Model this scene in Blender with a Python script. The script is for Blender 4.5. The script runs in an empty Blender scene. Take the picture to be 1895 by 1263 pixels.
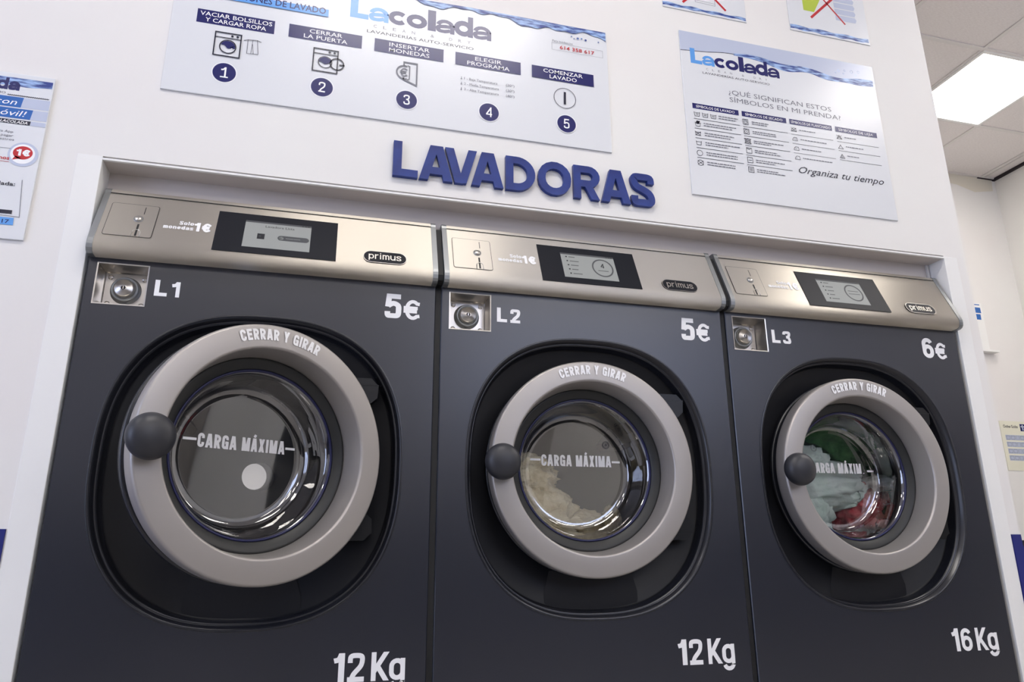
import bpy, bmesh, math, random
from math import sin, cos, pi, radians, sqrt
from mathutils import Vector, noise

# ------------------------------------------------------------------ camera, light, exposure
SC = bpy.context.scene
COL = SC.collection
cam_d = bpy.data.cameras.new('camera')
cam_d.sensor_fit = 'HORIZONTAL'; cam_d.sensor_width = 36.0
cam_d.lens = 1322.76 / 1895.0 * 36.0
cam_d.clip_start = 0.02; cam_d.clip_end = 60
cam = bpy.data.objects.new('camera', cam_d); COL.objects.link(cam)
cam.location = (0.53793, -1.70239, 0.56022)
cam.rotation_euler = (radians(106.29218), radians(0.31912), radians(-14.93033))
SC.camera = cam

SC.view_settings.view_transform = 'Standard'
SC.view_settings.look = 'None'
SC.view_settings.gamma = 1.0
SC.view_settings.use_curve_mapping = False
SC.view_settings.exposure = 0.87
try:
    SC.cycles.use_denoising = True
    SC.cycles.denoiser = 'OPENIMAGEDENOISE'
    SC.cycles.max_bounces = 10
    SC.cycles.transparent_max_bounces = 12
    SC.cycles.sample_clamp_indirect = 6.0
except Exception:
    pass

PANEL = 7.5          # radiance of the ceiling panels
DAY = 2.9             # radiance of the daylight behind the shop window
world = bpy.data.worlds.new('daylight'); SC.world = world
world.use_nodes = True
bg = world.node_tree.nodes.get('Background')
bg.inputs[0].default_value = (0.58, 0.68, 1.0, 1); bg.inputs[1].default_value = DAY

PORT = bpy.data.lights.new('window_portal', 'AREA'); PORT.shape = 'RECTANGLE'; PORT.size = 2.6; PORT.size_y = 2.1
PORT.cycles.is_portal = True
po = bpy.data.objects.new('window_portal', PORT); COL.objects.link(po)
po.location = (-3.18, -2.3, 1.35); po.rotation_euler = (radians(90), 0, radians(-90))

P2 = PORT.copy(); P2.size = 3.2; P2.size_y = .85
po2 = bpy.data.objects.new('added_transom_portal', P2); COL.objects.link(po2)  # portal for the made-up rear transom
po2.location = (3.4, -5.62, 2.525); po2.rotation_euler = (radians(90), 0, 0)

# ------------------------------------------------------------------ materials
MATS = {}
def mat(name, col, rough=0.5, metal=0.0, spec=0.5, emit=None, estr=0.0, coat=0.0):
    m = bpy.data.materials.new(name); m.use_nodes = True
    b = m.node_tree.nodes['Principled BSDF']
    b.inputs['Base Color'].default_value = (*col, 1)
    b.inputs['Roughness'].default_value = rough
    b.inputs['Metallic'].default_value = metal
    b.inputs['Specular IOR Level'].default_value = spec
    b.inputs['Coat Weight'].default_value = coat
    if emit:
        b.inputs['Emission Color'].default_value = (*emit, 1)
        b.inputs['Emission Strength'].default_value = estr
    MATS[name] = m
    return m
def srgb(r, g, b):
    f = lambda c: (c/255/12.92) if c/255 <= .04045 else ((c/255+.055)/1.055)**2.4
    return (f(r), f(g), f(b))
def nodes(m): return m.node_tree.nodes, m.node_tree.links, m.node_tree.nodes['Principled BSDF']
def add_noise_bump(m, scale=40, strength=.1, dist=.002, stretch=(1, 1, 1), detail=3):
    N, L, b = nodes(m)
    tc = N.new('ShaderNodeTexCoord'); mp = N.new('ShaderNodeMapping'); mp.inputs['Scale'].default_value = stretch
    nz = N.new('ShaderNodeTexNoise'); nz.inputs['Scale'].default_value = scale; nz.inputs['Detail'].default_value = detail
    bp = N.new('ShaderNodeBump'); bp.inputs['Strength'].default_value = strength; bp.inputs['Distance'].default_value = dist
    L.new(tc.outputs['Object'], mp.inputs[0]); L.new(mp.outputs[0], nz.inputs[0]); L.new(nz.outputs[0], bp.inputs['Height'])
    L.new(bp.outputs[0], b.inputs['Normal'])
    return nz
def add_colour_noise(m, c1, c2, scale=3, stretch=(1, 1, 1), lo=.35, hi=.65, detail=4):
    N, L, b = nodes(m)
    tc = N.new('ShaderNodeTexCoord'); mp = N.new('ShaderNodeMapping'); mp.inputs['Scale'].default_value = stretch
    nz = N.new('ShaderNodeTexNoise'); nz.inputs['Scale'].default_value = scale; nz.inputs['Detail'].default_value = detail
    rp = N.new('ShaderNodeValToRGB')
    rp.color_ramp.elements[0].color = (*c1, 1); rp.color_ramp.elements[1].color = (*c2, 1)
    rp.color_ramp.elements[0].position = lo; rp.color_ramp.elements[1].position = hi
    L.new(tc.outputs['Object'], mp.inputs[0]); L.new(mp.outputs[0], nz.inputs[0]); L.new(nz.outputs[0], rp.inputs[0])
    L.new(rp.outputs[0], b.inputs['Base Color'])

m_wall = mat('wall_paint', (.80, .78, .755), .75, spec=.3); add_colour_noise(m_wall, (.79, .762, .742), (.81, .80, .775), 1.6); add_noise_bump(m_wall, 60, .05, .002)
m_trim = mat('trim_paint', (.84, .835, .815), .45)
m_white = mat('white_vinyl', (.90, .90, .91), .5)
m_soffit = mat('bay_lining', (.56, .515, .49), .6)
m_alu = mat('aluminium_trim', (.70, .69, .67), .4, .3)
m_body = mat('charcoal_powder_coat', (.0105, .0125, .0225), .30, spec=.85); add_noise_bump(m_body, 900, .03, .0004)
m_black = mat('black_plastic', (.005, .0055, .007), .34, spec=.4)
m_bezel = mat('black_gloss_trim', (.012, .013, .018), .26, spec=.6)
m_floorblk = mat('matt_black_plastic', (.006, .0065, .009), .5, spec=.35)
m_rubber = mat('dark_rubber', (.016, .017, .017), .48, spec=.5)
m_navy_ring = mat('ring_navy', (.006, .008, .06), .35)
m_ring = mat('satin_taupe_metal', (.41, .385, .365), .44, .60, spec=.5)
m_cap = mat('grey_end_cap', (.27, .28, .285), .38, .7)
m_knob = mat('charcoal_knob', (.026, .027, .033), .42, spec=.5)
m_steel = mat('brushed_steel', (.68, .635, .56), .40, 1.0)
b_ = m_steel.node_tree.nodes['Principled BSDF']
nz_ = add_noise_bump(m_steel, 700, .10, .0003, (.012, 1, 1), 3)
rr_ = m_steel.node_tree.nodes.new('ShaderNodeMapRange'); rr_.inputs[3].default_value = .40; rr_.inputs[4].default_value = .48
m_steel.node_tree.links.new(nz_.outputs[0], rr_.inputs[0]); m_steel.node_tree.links.new(rr_.outputs[0], b_.inputs['Roughness'])
b_.inputs['Anisotropic'].default_value = 1.0
tg_ = m_steel.node_tree.nodes.new('ShaderNodeTangent'); tg_.direction_type = 'RADIAL'; tg_.axis = 'X'
m_steel.node_tree.links.new(tg_.outputs[0], b_.inputs['Tangent'])
m_press = mat('pressed_steel', (.60, .57, .53), .28, 1.0)
m_drum = mat('drum_steel', (.16, .155, .15), .42, 1.0)
m_hub = mat('pale_disc', (.80, .79, .76), .5)
m_dark = mat('slot_dark', (.004, .004, .004), .6)
m_glassblk = mat('display_glass', (.010, .011, .016), .45, spec=.14)
m_screen = mat('lcd_screen', (.20, .205, .20), .5, spec=.15, emit=(.62, .66, .64), estr=.11)
m_lcdink = mat('lcd_ink', (.03, .03, .034), .6, spec=.15)
m_lcdgrey = mat('lcd_grey', (.085, .088, .092), .6, spec=.15)
m_blue = mat('blue_letter_acrylic', srgb(22, 48, 124), .34, spec=.4); add_colour_noise(m_blue, srgb(17, 40, 112), srgb(28, 56, 134), 14)
m_wains = mat('wainscot_blue', srgb(22, 30, 112), .45)
m_board = mat('sign_board', (.73, .745, .77), .26, spec=.5)
m_navy = mat('print_navy', srgb(28, 30, 95), .26, spec=.5)
m_ink = mat('print_ink', srgb(32, 32, 50), .26)
m_grey = mat('print_grey', srgb(110, 112, 122), .4)
m_lilac = mat('print_lilac', srgb(188, 196, 216), .26)
m_sky = mat('print_light_blue', srgb(96, 158, 226), .26)
m_mid = mat('print_mid_blue', srgb(36, 98, 176), .26)
m_red = mat('print_red', srgb(190, 28, 38), .35)
m_green = mat('print_lime', srgb(178, 196, 60), .4)
m_water = mat('print_water', srgb(70, 110, 190), .35); add_colour_noise(m_water, srgb(28, 52, 130), srgb(160, 190, 232), 26, (1, 1, 5), .40, .62)
m_cream = mat('cream_card', srgb(226, 224, 205), .5)
m_tile = mat('ceiling_tile', (.80, .76, .74), .9, spec=.2); add_colour_noise(m_tile, (.76, .715, .70), (.84, .80, .785), 55, (1, 6, 1), .35, .65); 
m_grid = mat('ceiling_grid_paint', (.74, .71, .69), .6)
m_lamp = mat('lamp_diffuser', (.9, .9, .9), .5, emit=(1.0, .95, .895), estr=PANEL)
m_floor = mat('floor_tile', (.36, .34, .32), .35); add_colour_noise(m_floor, (.33, .31, .29), (.39, .37, .35), 6)
m_lock = mat('locker_grey', (.34, .32, .30), .5)
m_stain = mat('damp_stain', srgb(222, 216, 202), .9)
m_gap = mat('ceiling_gap', (.03, .02, .025), .9)

def cloth_mat(name, c1, c2, scale=30, bump=.5):
    m = mat(name, c1, .9, spec=.15)
    add_colour_noise(m, c1, c2, scale, (1, 1, 1), .3, .7)
    add_noise_bump(m, 160, bump, .004)
    return m
m_towel = cloth_mat('beige_terry', srgb(226, 210, 170), srgb(248, 238, 206), 40, .8)
m_mint = cloth_mat('mint_cotton', srgb(222, 240, 228), srgb(246, 250, 246), 8, .25)
m_dgreen = cloth_mat('bottle_green_cloth', srgb(44, 96, 50), srgb(96, 150, 92), 14, .3)
m_redc = cloth_mat('red_print_cloth', srgb(206, 72, 80), srgb(238, 142, 142), 55, .4)
m_whitec = cloth_mat('grey_white_cloth', srgb(235, 235, 235), srgb(250, 246, 244), 20, .3)
m_pinkc = cloth_mat('pink_cloth', srgb(236, 170, 172), srgb(246, 206, 206), 20, .3)

# door glass: clear pane that lets light straight through and mirrors the room faintly
m_glass = bpy.data.materials.new('door_glass'); m_glass.use_nodes = True
N = m_glass.node_tree.nodes; L = m_glass.node_tree.links; N.clear()
out = N.new('ShaderNodeOutputMaterial'); mix = N.new('ShaderNodeMixShader'); tr = N.new('ShaderNodeBsdfTransparent'); gl = N.new('ShaderNodeBsdfGlossy')
lw = N.new('ShaderNodeFresnel'); lw.inputs['IOR'].default_value = 1.5
ma = N.new('ShaderNodeMath'); ma.operation = 'MULTIPLY_ADD'; ma.inputs[1].default_value = 1.4; ma.inputs[2].default_value = .155; ma.use_clamp = True
tr.inputs[0].default_value = (.96, .965, .97, 1); gl.inputs['Roughness'].default_value = .012; gl.inputs[0].default_value = (.95, .95, .95, 1)
L.new(lw.outputs[0], ma.inputs[0]); L.new(ma.outputs[0], mix.inputs[0]); L.new(tr.outputs[0], mix.inputs[1]); L.new(gl.outputs[0], mix.inputs[2]); L.new(mix.outputs[0], out.inputs[0])

# ------------------------------------------------------------------ mesh builder
class MB:
    def __init__(s): s.v = []; s.f = []; s.m = []; s.s = []
    def face(s, pts, m=0, sm=False):
        i = len(s.v); s.v += [tuple(p) for p in pts]; s.f.append(tuple(range(i, i+len(pts)))); s.m.append(m); s.s.append(sm)
    def mesh(s, vs, fs, m=0, sm=False):
        i = len(s.v); s.v += [tuple(p) for p in vs]
        for f in fs: s.f.append(tuple(k+i for k in f)); s.m.append(m); s.s.append(sm)
    def box(s, x0, x1, y0, y1, z0, z1, m=0):
        vs = [(x, y, z) for x in (x0, x1) for y in (y0, y1) for z in (z0, z1)]
        s.mesh(vs, [(0, 1, 3, 2), (4, 6, 7, 5), (0, 4, 5, 1), (2, 3, 7, 6), (0, 2, 6, 4), (1, 5, 7, 3)], m)
    def prism(s, poly, fn, d0, d1, m=0, sm=False, caps=True):
        # poly in 2D, fn(a, b, d) -> point
        n = len(poly)
        vs = [fn(a, b, d0) for a, b in poly] + [fn(a, b, d1) for a, b in poly]
        s.mesh(vs, [(i, (i+1) % n, n+(i+1) % n, n+i) for i in range(n)], m, sm)
        if caps:
            s.mesh(vs[:n], [tuple(range(n))], m); s.mesh(vs[n:], [tuple(range(n))][::-1], m)
    def lathe(s, prof, cx, cz, m=0, n=96, sm=True, close=False):
        # prof: list of (r, y) turned about the axis through (cx, *, cz) along y
        vs = []; idx = []
        for r, y in prof:
            if r < 1e-6: idx.append([len(vs)]*n); vs.append((cx, y, cz))
            else:
                k = len(vs); idx.append(list(range(k, k+n)))
                vs += [(cx+r*cos(2*pi*i/n), y, cz+r*sin(2*pi*i/n)) for i in range(n)]
        fs = []
        pairs = list(zip(idx, idx[1:]))
        if close: pairs.append((idx[-1], idx[0]))
        for a, b in pairs:
            for i in range(n):
                j = (i+1) % n
                f = [a[i], a[j], b[j], b[i]]
                g = []
                for k in f:
                    if k not in g: g.append(k)
                if len(g) >= 3: fs.append(tuple(g))
        s.mesh(vs, fs, m, sm)
    def tube(s, pts, r, m=0, n=8, closed=False):
        P = [Vector(p) for p in pts]; vs = []; k = len(P)
        for i, p in enumerate(P):
            a = P[(i-1) % k] if (closed or i > 0) else p; b = P[(i+1) % k] if (closed or i < k-1) else p
            t = (b-a).normalized(); u = t.cross(Vector((0, 0, 1)))
            if u.length < .1: u = t.cross(Vector((1, 0, 0)))
            u.normalize(); w = t.cross(u)
            vs += [p+r*(u*cos(2*pi*j/n)+w*sin(2*pi*j/n)) for j in range(n)]
        fs = []
        for i in range(k if closed else k-1):
            for j in range(n):
                a = i*n; b = ((i+1) % k)*n
                fs.append((a+j, a+(j+1) % n, b+(j+1) % n, b+j))
        if not closed: fs += [tuple(range(n)), tuple(range((k-1)*n, k*n))]
        s.mesh(vs, fs, m, True)
    def build(s, name, mats, parent=None, origin=None, bevel=0, smooth_angle=None):
        if not isinstance(mats, (list, tuple)): mats = [mats]
        o = Vector(origin) if origin is not None else Vector((0, 0, 0))
        me = bpy.data.meshes.new(name)
        me.from_pydata([Vector(p)-o for p in s.v], [], s.f)
        for mm in mats: me.materials.append(mm)
        for p, k, sm in zip(me.polygons, s.m, s.s): p.material_index = k; p.use_smooth = sm
        me.update()
        ob = bpy.data.objects.new(name, me); COL.objects.link(ob)
        ob.location = o
        if parent is not None:
            ob.parent = parent
        if bevel:
            bv = ob.modifiers.new('bevel', 'BEVEL'); bv.width = bevel; bv.segments = 2; bv.limit_method = 'ANGLE'
        return ob

def tag(o, label=None, cat=None, group=None, kind=None):
    if label: o['label'] = label
    if cat: o['category'] = cat
    if group: o['group'] = group
    if kind: o['kind'] = kind
    return o
def empty(name, loc):
    o = bpy.data.objects.new(name, None); COL.objects.link(o); o.location = loc; o.empty_display_size = .1
    return o
def struct(mb, name, m, bevel=0):
    o = mb.build(name, m, bevel=bevel); o['kind'] = 'structure'
    return o

# ------------------------------------------------------------------ stroke lettering (heavy grotesque)
def arc(cx, cy, rx, ry, a0, a1, n=9):
    return [(cx+rx*cos(radians(a0+(a1-a0)*i/n)), cy+ry*sin(radians(a0+(a1-a0)*i/n))) for i in range(n+1)]
def spl(P, n=5):
    out = []
    for i in range(len(P)-1):
        p0 = P[max(i-1, 0)]; p1 = P[i]; p2 = P[i+1]; p3 = P[min(i+2, len(P)-1)]
        for k in range(n):
            t = k/n
            out.append(tuple(.5*(2*b+(c-a)*t+(2*a-5*b+4*c-d)*t*t+(3*b-a-3*c+d)*t**3) for a, b, c, d in zip(p0, p1, p2, p3)))
    out.append(P[-1]); return out
WID = {'I': .42, 'M': 1.30, 'm': 1.30, 'i': .40, 'l': .40, 'r': .68, ' ': .45, '-': 1.1, '1': .70, 'A': 1.1, 'V': 1.1, 'Y': 1.05, 'X': 1.05, 'K': 1.06, 'O': 1.1, 'L': .92, 'E': .92, 's': .92, 'J': .8}
def glyph(ch, W, t):
    """centre-line strokes of one letter: [(points, closed, ylo, yhi)], cap height 1"""
    h = t/2; x0 = h; x1 = W-h; y0 = h; y1 = 1-h; xm = W/2; r = (x1-x0)/2; R = []
    X = .76; xh = X-h
    def s(p, c=False, lo=0.0, hi=1.0): R.append((p, c, lo, hi))
    def stad(ya, yb): q = min(r, (yb-ya)/2); return arc(xm, yb-q, r, q, 0, 180)+arc(xm, ya+q, r, q, 180, 360)
    if ch in 'ÁÉÍ':
        base = glyph({'Á': 'A', 'É': 'E', 'Í': 'I'}[ch], W, t)
        return base+[([(xm-.06*W, 1.06), (xm+.16*W, 1.26)], False, 1.05, 1.30)]
    if ch == 'A': s([(h*.75, -.1), (xm-.02, 1.1)]); s([(W-h*.75, -.1), (xm+.02, 1.1)]); s([(.2*W, .27), (.8*W, .27)])
    elif ch == 'V': s([(h*.75, 1.1), (xm-.01, -.1)]); s([(W-h*.75, 1.1), (xm+.01, -.1)], False, .012)
    elif ch == 'L': s([(x0, 0), (x0, 1)]); s([(t*.98, y0), (W, y0)])
    elif ch == 'E': s([(x0, 0), (x0, 1)]); s([(t*.98, y0), (W, y0)]); s([(t*.98, y1), (W, y1)]); s([(t*.98, .52), (W*.93, .52)])
    elif ch == 'I': s([(xm, 0), (xm, 1)])
    elif ch == 'O': s(stad(y0, y1), True)
    elif ch == 'C': s([(x1, .64)]+arc(xm, y1-r, r, r, 0, 180)+arc(xm, y0+r, r, r, 180, 360)+[(x1, .36)])
    elif ch == 'G': s([(x1, .66)]+arc(xm, y1-r, r, r, 0, 180)+arc(xm, y0+r, r, r, 180, 360)+[(x1, .51)]); s([(W, .46), (xm, .46)]); s([(x1+h*.2, .5), (x1+h*.2, 0)])
    elif ch == 'D': q = min(r*1.6, .5-h); s([(x0, 0), (x0, 1)]); s([(t*.98, y1)]+arc(x1-q, y1-q, q, q, 90, 0)+arc(x1-q, y0+q, q, q, 0, -90)+[(t*.98, y0)])
    elif ch == 'R':
        yb = .46; q = (y1-yb)/2; s([(x0, 0), (x0, 1)]); s([(t*.98, y1), (x1-q, y1)]+arc(x1-q, y1-q, q, q, 90, -90)[1:]+[(t*.98, yb)]); s([(xm-.02, .52), (W-h*.8, -.1)])
    elif ch == 'S': s(spl([(x1, .70), (x1-.1*r, .87), (xm, y1), (x0+.1*r, .88), (x0, .75), (x0+.3*r, .60), (xm, .51), (x1-.3*r, .41), (x1, .27), (x1-.1*r, .12), (xm, y0), (x0+.1*r, .12), (x0, .30)]))
    elif ch == 'Y': s([(h*.75, 1.1), (xm, .42)]); s([(W-h*.75, 1.1), (xm, .42)]); s([(xm, 0), (xm, .46)])
    elif ch == 'X': s([(h*.9, 1.1), (W-h*.9, -.1)]); s([(W-h*.9, 1.1), (h*.9, -.1)])
    elif ch == 'M': s([(x0, 0), (x0, 1)]); s([(x1, 0), (x1, 1)]); s([(x0, 1.15), (xm, -.05)]); s([(x1, 1.15), (xm, -.05)])
    elif ch == 'K': s([(x0, 0), (x0, 1)]); s([(W-h*.8, 1.1), (x0, .30)]); s([(x0+.22*W, .50), (W-h*.7, -.1)])
    elif ch == '-': s([(0, .42), (W, .42)])
    elif ch == '1': s([(W-h-.02, 0), (W-h-.02, 1)]); s(spl([(0, .74), (.45*W, .79), (W-h-.02, .98)]))
    elif ch == '2': s(spl([(x0, .66), (x0+.1*r, .87), (xm, y1), (x1-.1*r, .87), (x1, .70), (x1-.3*r, .52), (xm-.35*r, .27), (x0+.05, .06)])); s([(.0, y0), (W, y0)])
    elif ch == '3':
        s(spl([(x0, .72), (x0+.12*r, .87), (xm, y1), (x1-.15*r, .88), (x1-.08*r, .72), (x1-.5*r, .56), (xm-.2*r, .53)])); s(spl([(xm-.2*r, .53), (x1-.4*r, .49), (x1, .29), (x1-.12*r, .12), (xm, y0), (x0+.12*r, .12), (x0, .29)]))
    elif ch == '4': s([(x1-.06, 0), (x1-.06, 1)]); s([(x1-.02, 1.0), (h*.6, .27)]); s([(0, .27), (W, .27)])
    elif ch == '5': s([(W*.95, y1), (x0+.05, y1), (x0+.01, .46)]); s(spl([(x0+.02, .50), (xm, .61), (x1-.12*r, .53), (x1, .33), (x1-.15*r, .13), (xm, y0), (x0+.12*r, .11), (x0, .27)]))
    elif ch == '6': s(stad(y0, .62-h*.4), True); s([(x0, .32), (x0, .68)]+arc(xm, y1-r, r, r, 180, 20))
    elif ch == '€':
        s([(W, .80)]+arc(xm+.08*W, .5, r, .5-h, 50, 310, 16)+[(W, .20)]); s([(0, .585), (W*.88, .585)]); s([(0, .415), (W*.84, .415)])
    elif ch == 'a':
        s([(x1, 0), (x1, .50)]+arc(xm, xh-r*.9, r, r*.9, 0, 170)); s(spl([(x1-h*.9, .385), (xm, .375), (x0+.12*r, .32), (x0, .22), (x0+.2*r, .11), (xm-.1*r, y0), (x1-h*.9, .17)]))
    elif ch == 'c': s(arc(xm, (xh+y0)/2, r, (xh-y0)/2, 42, 318, 18))
    elif ch == 'o': s(stad(y0, xh), True)
    elif ch == 'e': s(arc(xm, (xh+y0)/2, r, (xh-y0)/2, 0, 318, 18)); s([(x0, .37), (x1+h*.9, .37)])
    elif ch == 'd': s(stad(y0, xh), True); s([(x1, 0), (x1, 1)])
    elif ch == 'p': s(stad(y0, xh), True); s([(x0, -.24), (x0, X)], False, -.24)
    elif ch == 'g': s(stad(y0, xh), True); s([(x1, X), (x1, -.10)]+arc(xm, -.22+r+h*.2, r, r, 0, -165), False, -.30)
    elif ch == 'l': s([(xm, 0), (xm, 1)])
    elif ch == 'i': s([(xm, 0), (xm, X)]); s([(xm, 1-t*.9), (xm, 1)])
    elif ch == 'n': s([(x0, 0), (x0, X)]); s([(x1, 0)]+arc(xm, xh-r, r, r, 0, 180))
    elif ch == 'u': s([(x1, 0), (x1, X)]); s([(x0, X)]+arc(xm, y0+r, r, r, 180, 360))
    elif ch == 'r': s([(x0, 0), (x0, X)]); s(arc(W, xh-r*1.4, W-x0, r*1.4, 180, 92))
    elif ch == 'm':
        q = (x1-x0)/4; s([(x0, 0), (x0, X)])
        s([(xm, 0)]+arc(x0+q, xh-q, q, q, 0, 180)); s([(x1, 0)]+arc(xm+q, xh-q, q, q, 0, 180))
    elif ch == 's': s([(a, b*X) for a, b in spl([(x1, .70), (x1-.1*r, .86), (xm, 1-h*1.2), (x0+.1*r, .86), (x0, .74), (x0+.3*r, .60), (xm, .51), (x1-.3*r, .41), (x1, .27), (x1-.1*r, .13), (xm, h*1.2), (x0+.1*r, .13), (x0, .30)])])
    return R
def clip(poly, lo, hi):
    for sgn, lim in ((1, lo), (-1, -hi)):
        o = []
        for i in range(len(poly)):
            a = poly[i]; b = poly[(i+1) % len(poly)]
            da = sgn*a[1]-lim; db = sgn*b[1]-lim
            if da >= 0: o.append(a)
            if (da >= 0) != (db >= 0):
                k = da/(da-db); o.append((a[0]+(b[0]-a[0])*k, a[1]+(b[1]-a[1])*k))
        poly = o
        if len(poly) < 3: return []
    return poly
def quads(p, closed, t):
    """outline quads of a constant-width stroke with mitred joins"""
    n = len(p); h = t/2; off = []
    for i in range(n):
        def d(a, b):
            x = b[0]-a[0]; y = b[1]-a[1]; l = math.hypot(x, y) or 1; return (x/l, y/l)
        if closed or 0 < i < n-1: d1 = d(p[i-1], p[i]); d2 = d(p[i], p[(i+1) % n])
        elif i == 0: d1 = d2 = d(p[0], p[1])
        else: d1 = d2 = d(p[-2], p[-1])
        n1 = (-d1[1], d1[0]); n2 = (-d2[1], d2[0]); mx = n1[0]+n2[0]; my = n1[1]+n2[1]
        k = mx*mx+my*my
        if k < .3: mx, my, k = n1[0], n1[1], 1; f = 1
        else: f = 2/k
        off.append((mx*f*h, my*f*h))
    out = []
    for i in range(n if closed else n-1):
        j = (i+1) % n
        out.append([(p[i][0]+off[i][0], p[i][1]+off[i][1]), (p[j][0]+off[j][0], p[j][1]+off[j][1]), (p[j][0]-off[j][0], p[j][1]-off[j][1]), (p[i][0]-off[i][0], p[i][1]-off[i][1])])
    return out
def dedupe(p, closed):
    o = [p[0]]
    for q in p[1:]:
        if math.hypot(q[0]-o[-1][0], q[1]-o[-1][1]) > 1e-4: o.append(q)
    if closed and len(o) > 2 and math.hypot(o[0][0]-o[-1][0], o[0][1]-o[-1][1]) < 1e-4: o.pop()
    return o
CALL = [0]
def write(mb, s, width, height, fn, m=0, W=.52, t=.17, gap=.10):
    """set a line of heavy letters; fn(x, y[, d]) maps x in 0..width, y in units of metres to a point"""
    adv = []; x = 0; CALL[0] += 1
    for ch in s:
        w = W*WID.get(ch, 1.0); adv.append((ch, x, w)); x += w+gap
    k = width/(x-gap)
    for ch, xo, w in adv:
        for si, (p, c, lo, hi) in enumerate(glyph(ch, w, t)):
            p = dedupe(p, c)
            for qi, q in enumerate(quads(p, c, t)):
                q = clip(q, lo, hi)
                if len(q) < 3: continue
                F = [Vector(fn((xo+a)*k, b*height)) for a, b in q]
                n = (F[1]-F[0]).cross(F[2]-F[0]).normalized()
                if n.y > 0: n = -n
                mb.face([f+n*((si*3+qi % 3+10*(CALL[0] % 4))*1.0e-6) for f in F], m)
def print_text(mb, s, width, height, fn, m=0, bold=0.0, shear=0.0, cap='X'):
    """small print in the built-in face, fitted to width and cap height"""
    cu = bpy.data.curves.new('t', 'FONT'); cu.body = s; cu.resolution_u = 2; cu.offset = bold; cu.shear = shear
    ob = bpy.data.objects.new('t', cu); COL.objects.link(ob)
    dg = bpy.context.evaluated_depsgraph_get(); dg.update()
    me = bpy.data.meshes.new_from_object(ob.evaluated_get(dg))
    vs = [v.co.copy() for v in me.vertices]; fs = [tuple(p.vertices) for p in me.polygons]
    bpy.data.objects.remove(ob); bpy.data.curves.remove(cu); bpy.data.meshes.remove(me)
    if not vs: return
    xa = min(v.x for v in vs); xb = max(v.x for v in vs)
    kx = width/(xb-xa); ky = height/.70
    mb.mesh([fn((v.x-xa)*kx, v.y*ky) for v in vs], fs, m)

# ------------------------------------------------------------------ room shell
XR = 5.205; YB = 1.946; H = 3.163; XL = -3.2; YF = -5.6; XE = 2.522
a = MB(); a.box(XL-.1, XR+.1, YF-.1, YB+.1, -.1, 0); struct(a, 'floor', m_floor)
a = MB(); a.box(XL-.1, XR+.1, YF-.1, YB+.1, H, H+.1); struct(a, 'ceiling', m_tile)
OX0, OX1, OZ = -.008, 2.436, 1.463
a = MB()
a.box(XL, OX0, 0, .10, 0, H); a.box(OX0, OX1, 0, .10, OZ, H); a.box(OX1, XE, 0, .10, 0, H)
struct(a, 'wall_front', m_wall)
a = MB(); a.box(XE-.08, XE, .10, YB, 0, H); struct(a, 'wall_partition', m_wall)
a = MB(); a.box(XE-.08, XR+.1, YB, YB+.1, 0, H); struct(a, 'wall_back', m_wall)
a = MB(); a.box(XR, XR+.1, YF, YB, 0, H); struct(a, 'wall_right', m_wall)
a = MB()
a.box(XL-.1, XR+.1, YF-.1, YF, 0, 2.1); a.box(XL-.1, XR+.1, YF-.1, YF, 2.95, H); a.box(XL-.1, 1.8, YF-.1, YF, 2.1, 2.95); a.box(5.0, XR+.1, YF-.1, YF, 2.1, 2.95)
struct(a, 'wall_rear', m_wall)
a = MB()
for x0, x1, z0, z1 in ((1.8, 1.86, 2.1, 2.95), (4.94, 5.0, 2.1, 2.95), (1.86, 4.94, 2.1, 2.15), (1.86, 4.94, 2.9, 2.95), (2.86, 2.91, 2.15, 2.9), (3.9, 3.95, 2.15, 2.9)):
    a.box(x0, x1, YF-.08, YF-.02, z0, z1)
struct(a, 'added_window', m_alu)  # made-up transom, added to light drums and cabinets from the front
a = MB()
a.box(XL-.1, XL, YF, -3.6, 0, H); a.box(XL-.1, XL, -1.0, .10, 0, H); a.box(XL-.1, XL, -3.6, -1.0, 0, .3); a.box(XL-.1, XL, -3.6, -1.0, 2.4, H)
struct(a, 'wall_left', m_wall)
a = MB()
for y0, y1, z0, z1 in ((-3.6, -3.54, .3, 2.4), (-1.06, -1.0, .3, 2.4), (-3.54, -1.06, .3, .36), (-3.54, -1.06, 2.34, 2.4), (-2.33, -2.27, .36, 2.34)):
    a.box(XL-.08, XL-.02, y0, y1, z0, z1)
struct(a, 'window_1', m_alu)

# casing boards round the opening of the machine bay
a = MB(); a.box(-.061, OX0+.0015, -.002, .098, 0, OZ-.001); struct(a, 'trim_1', m_trim, .0012)
a = MB(); a.box(OX1-.0015, 2.487, -.002, .098, 0, OZ-.004); struct(a, 'trim_2', m_trim, .0012)
a = MB()
a.box(OX0+.002, OX1-.002, .004, .066, 1.453, 1.462, 1); a.box(OX0+.002, OX1-.002, -.003, .0045, 1.4522, 1.4572)
struct(a, 'trim_3', [m_trim, m_soffit])
a = MB(); a.box(OX0+.001, OX1-.001, .065, .075, 1.36, 1.455); struct(a, 'trim_4', m_soffit)
a = MB(); a.box(OX1-.014, OX1-.006, .058, .064, 1.36, 1.452); struct(a, 'trim_5', m_alu)
# blue wainscot board either side of the bay
a = MB(); a.box(XL, -.063, -.004, 0, 0, .606); struct(a, 'trim_6', m_wains)
a = MB(); a.box(2.489, XE, -.004, 0, 0, .595); struct(a, 'trim_7', m_wains)
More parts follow.
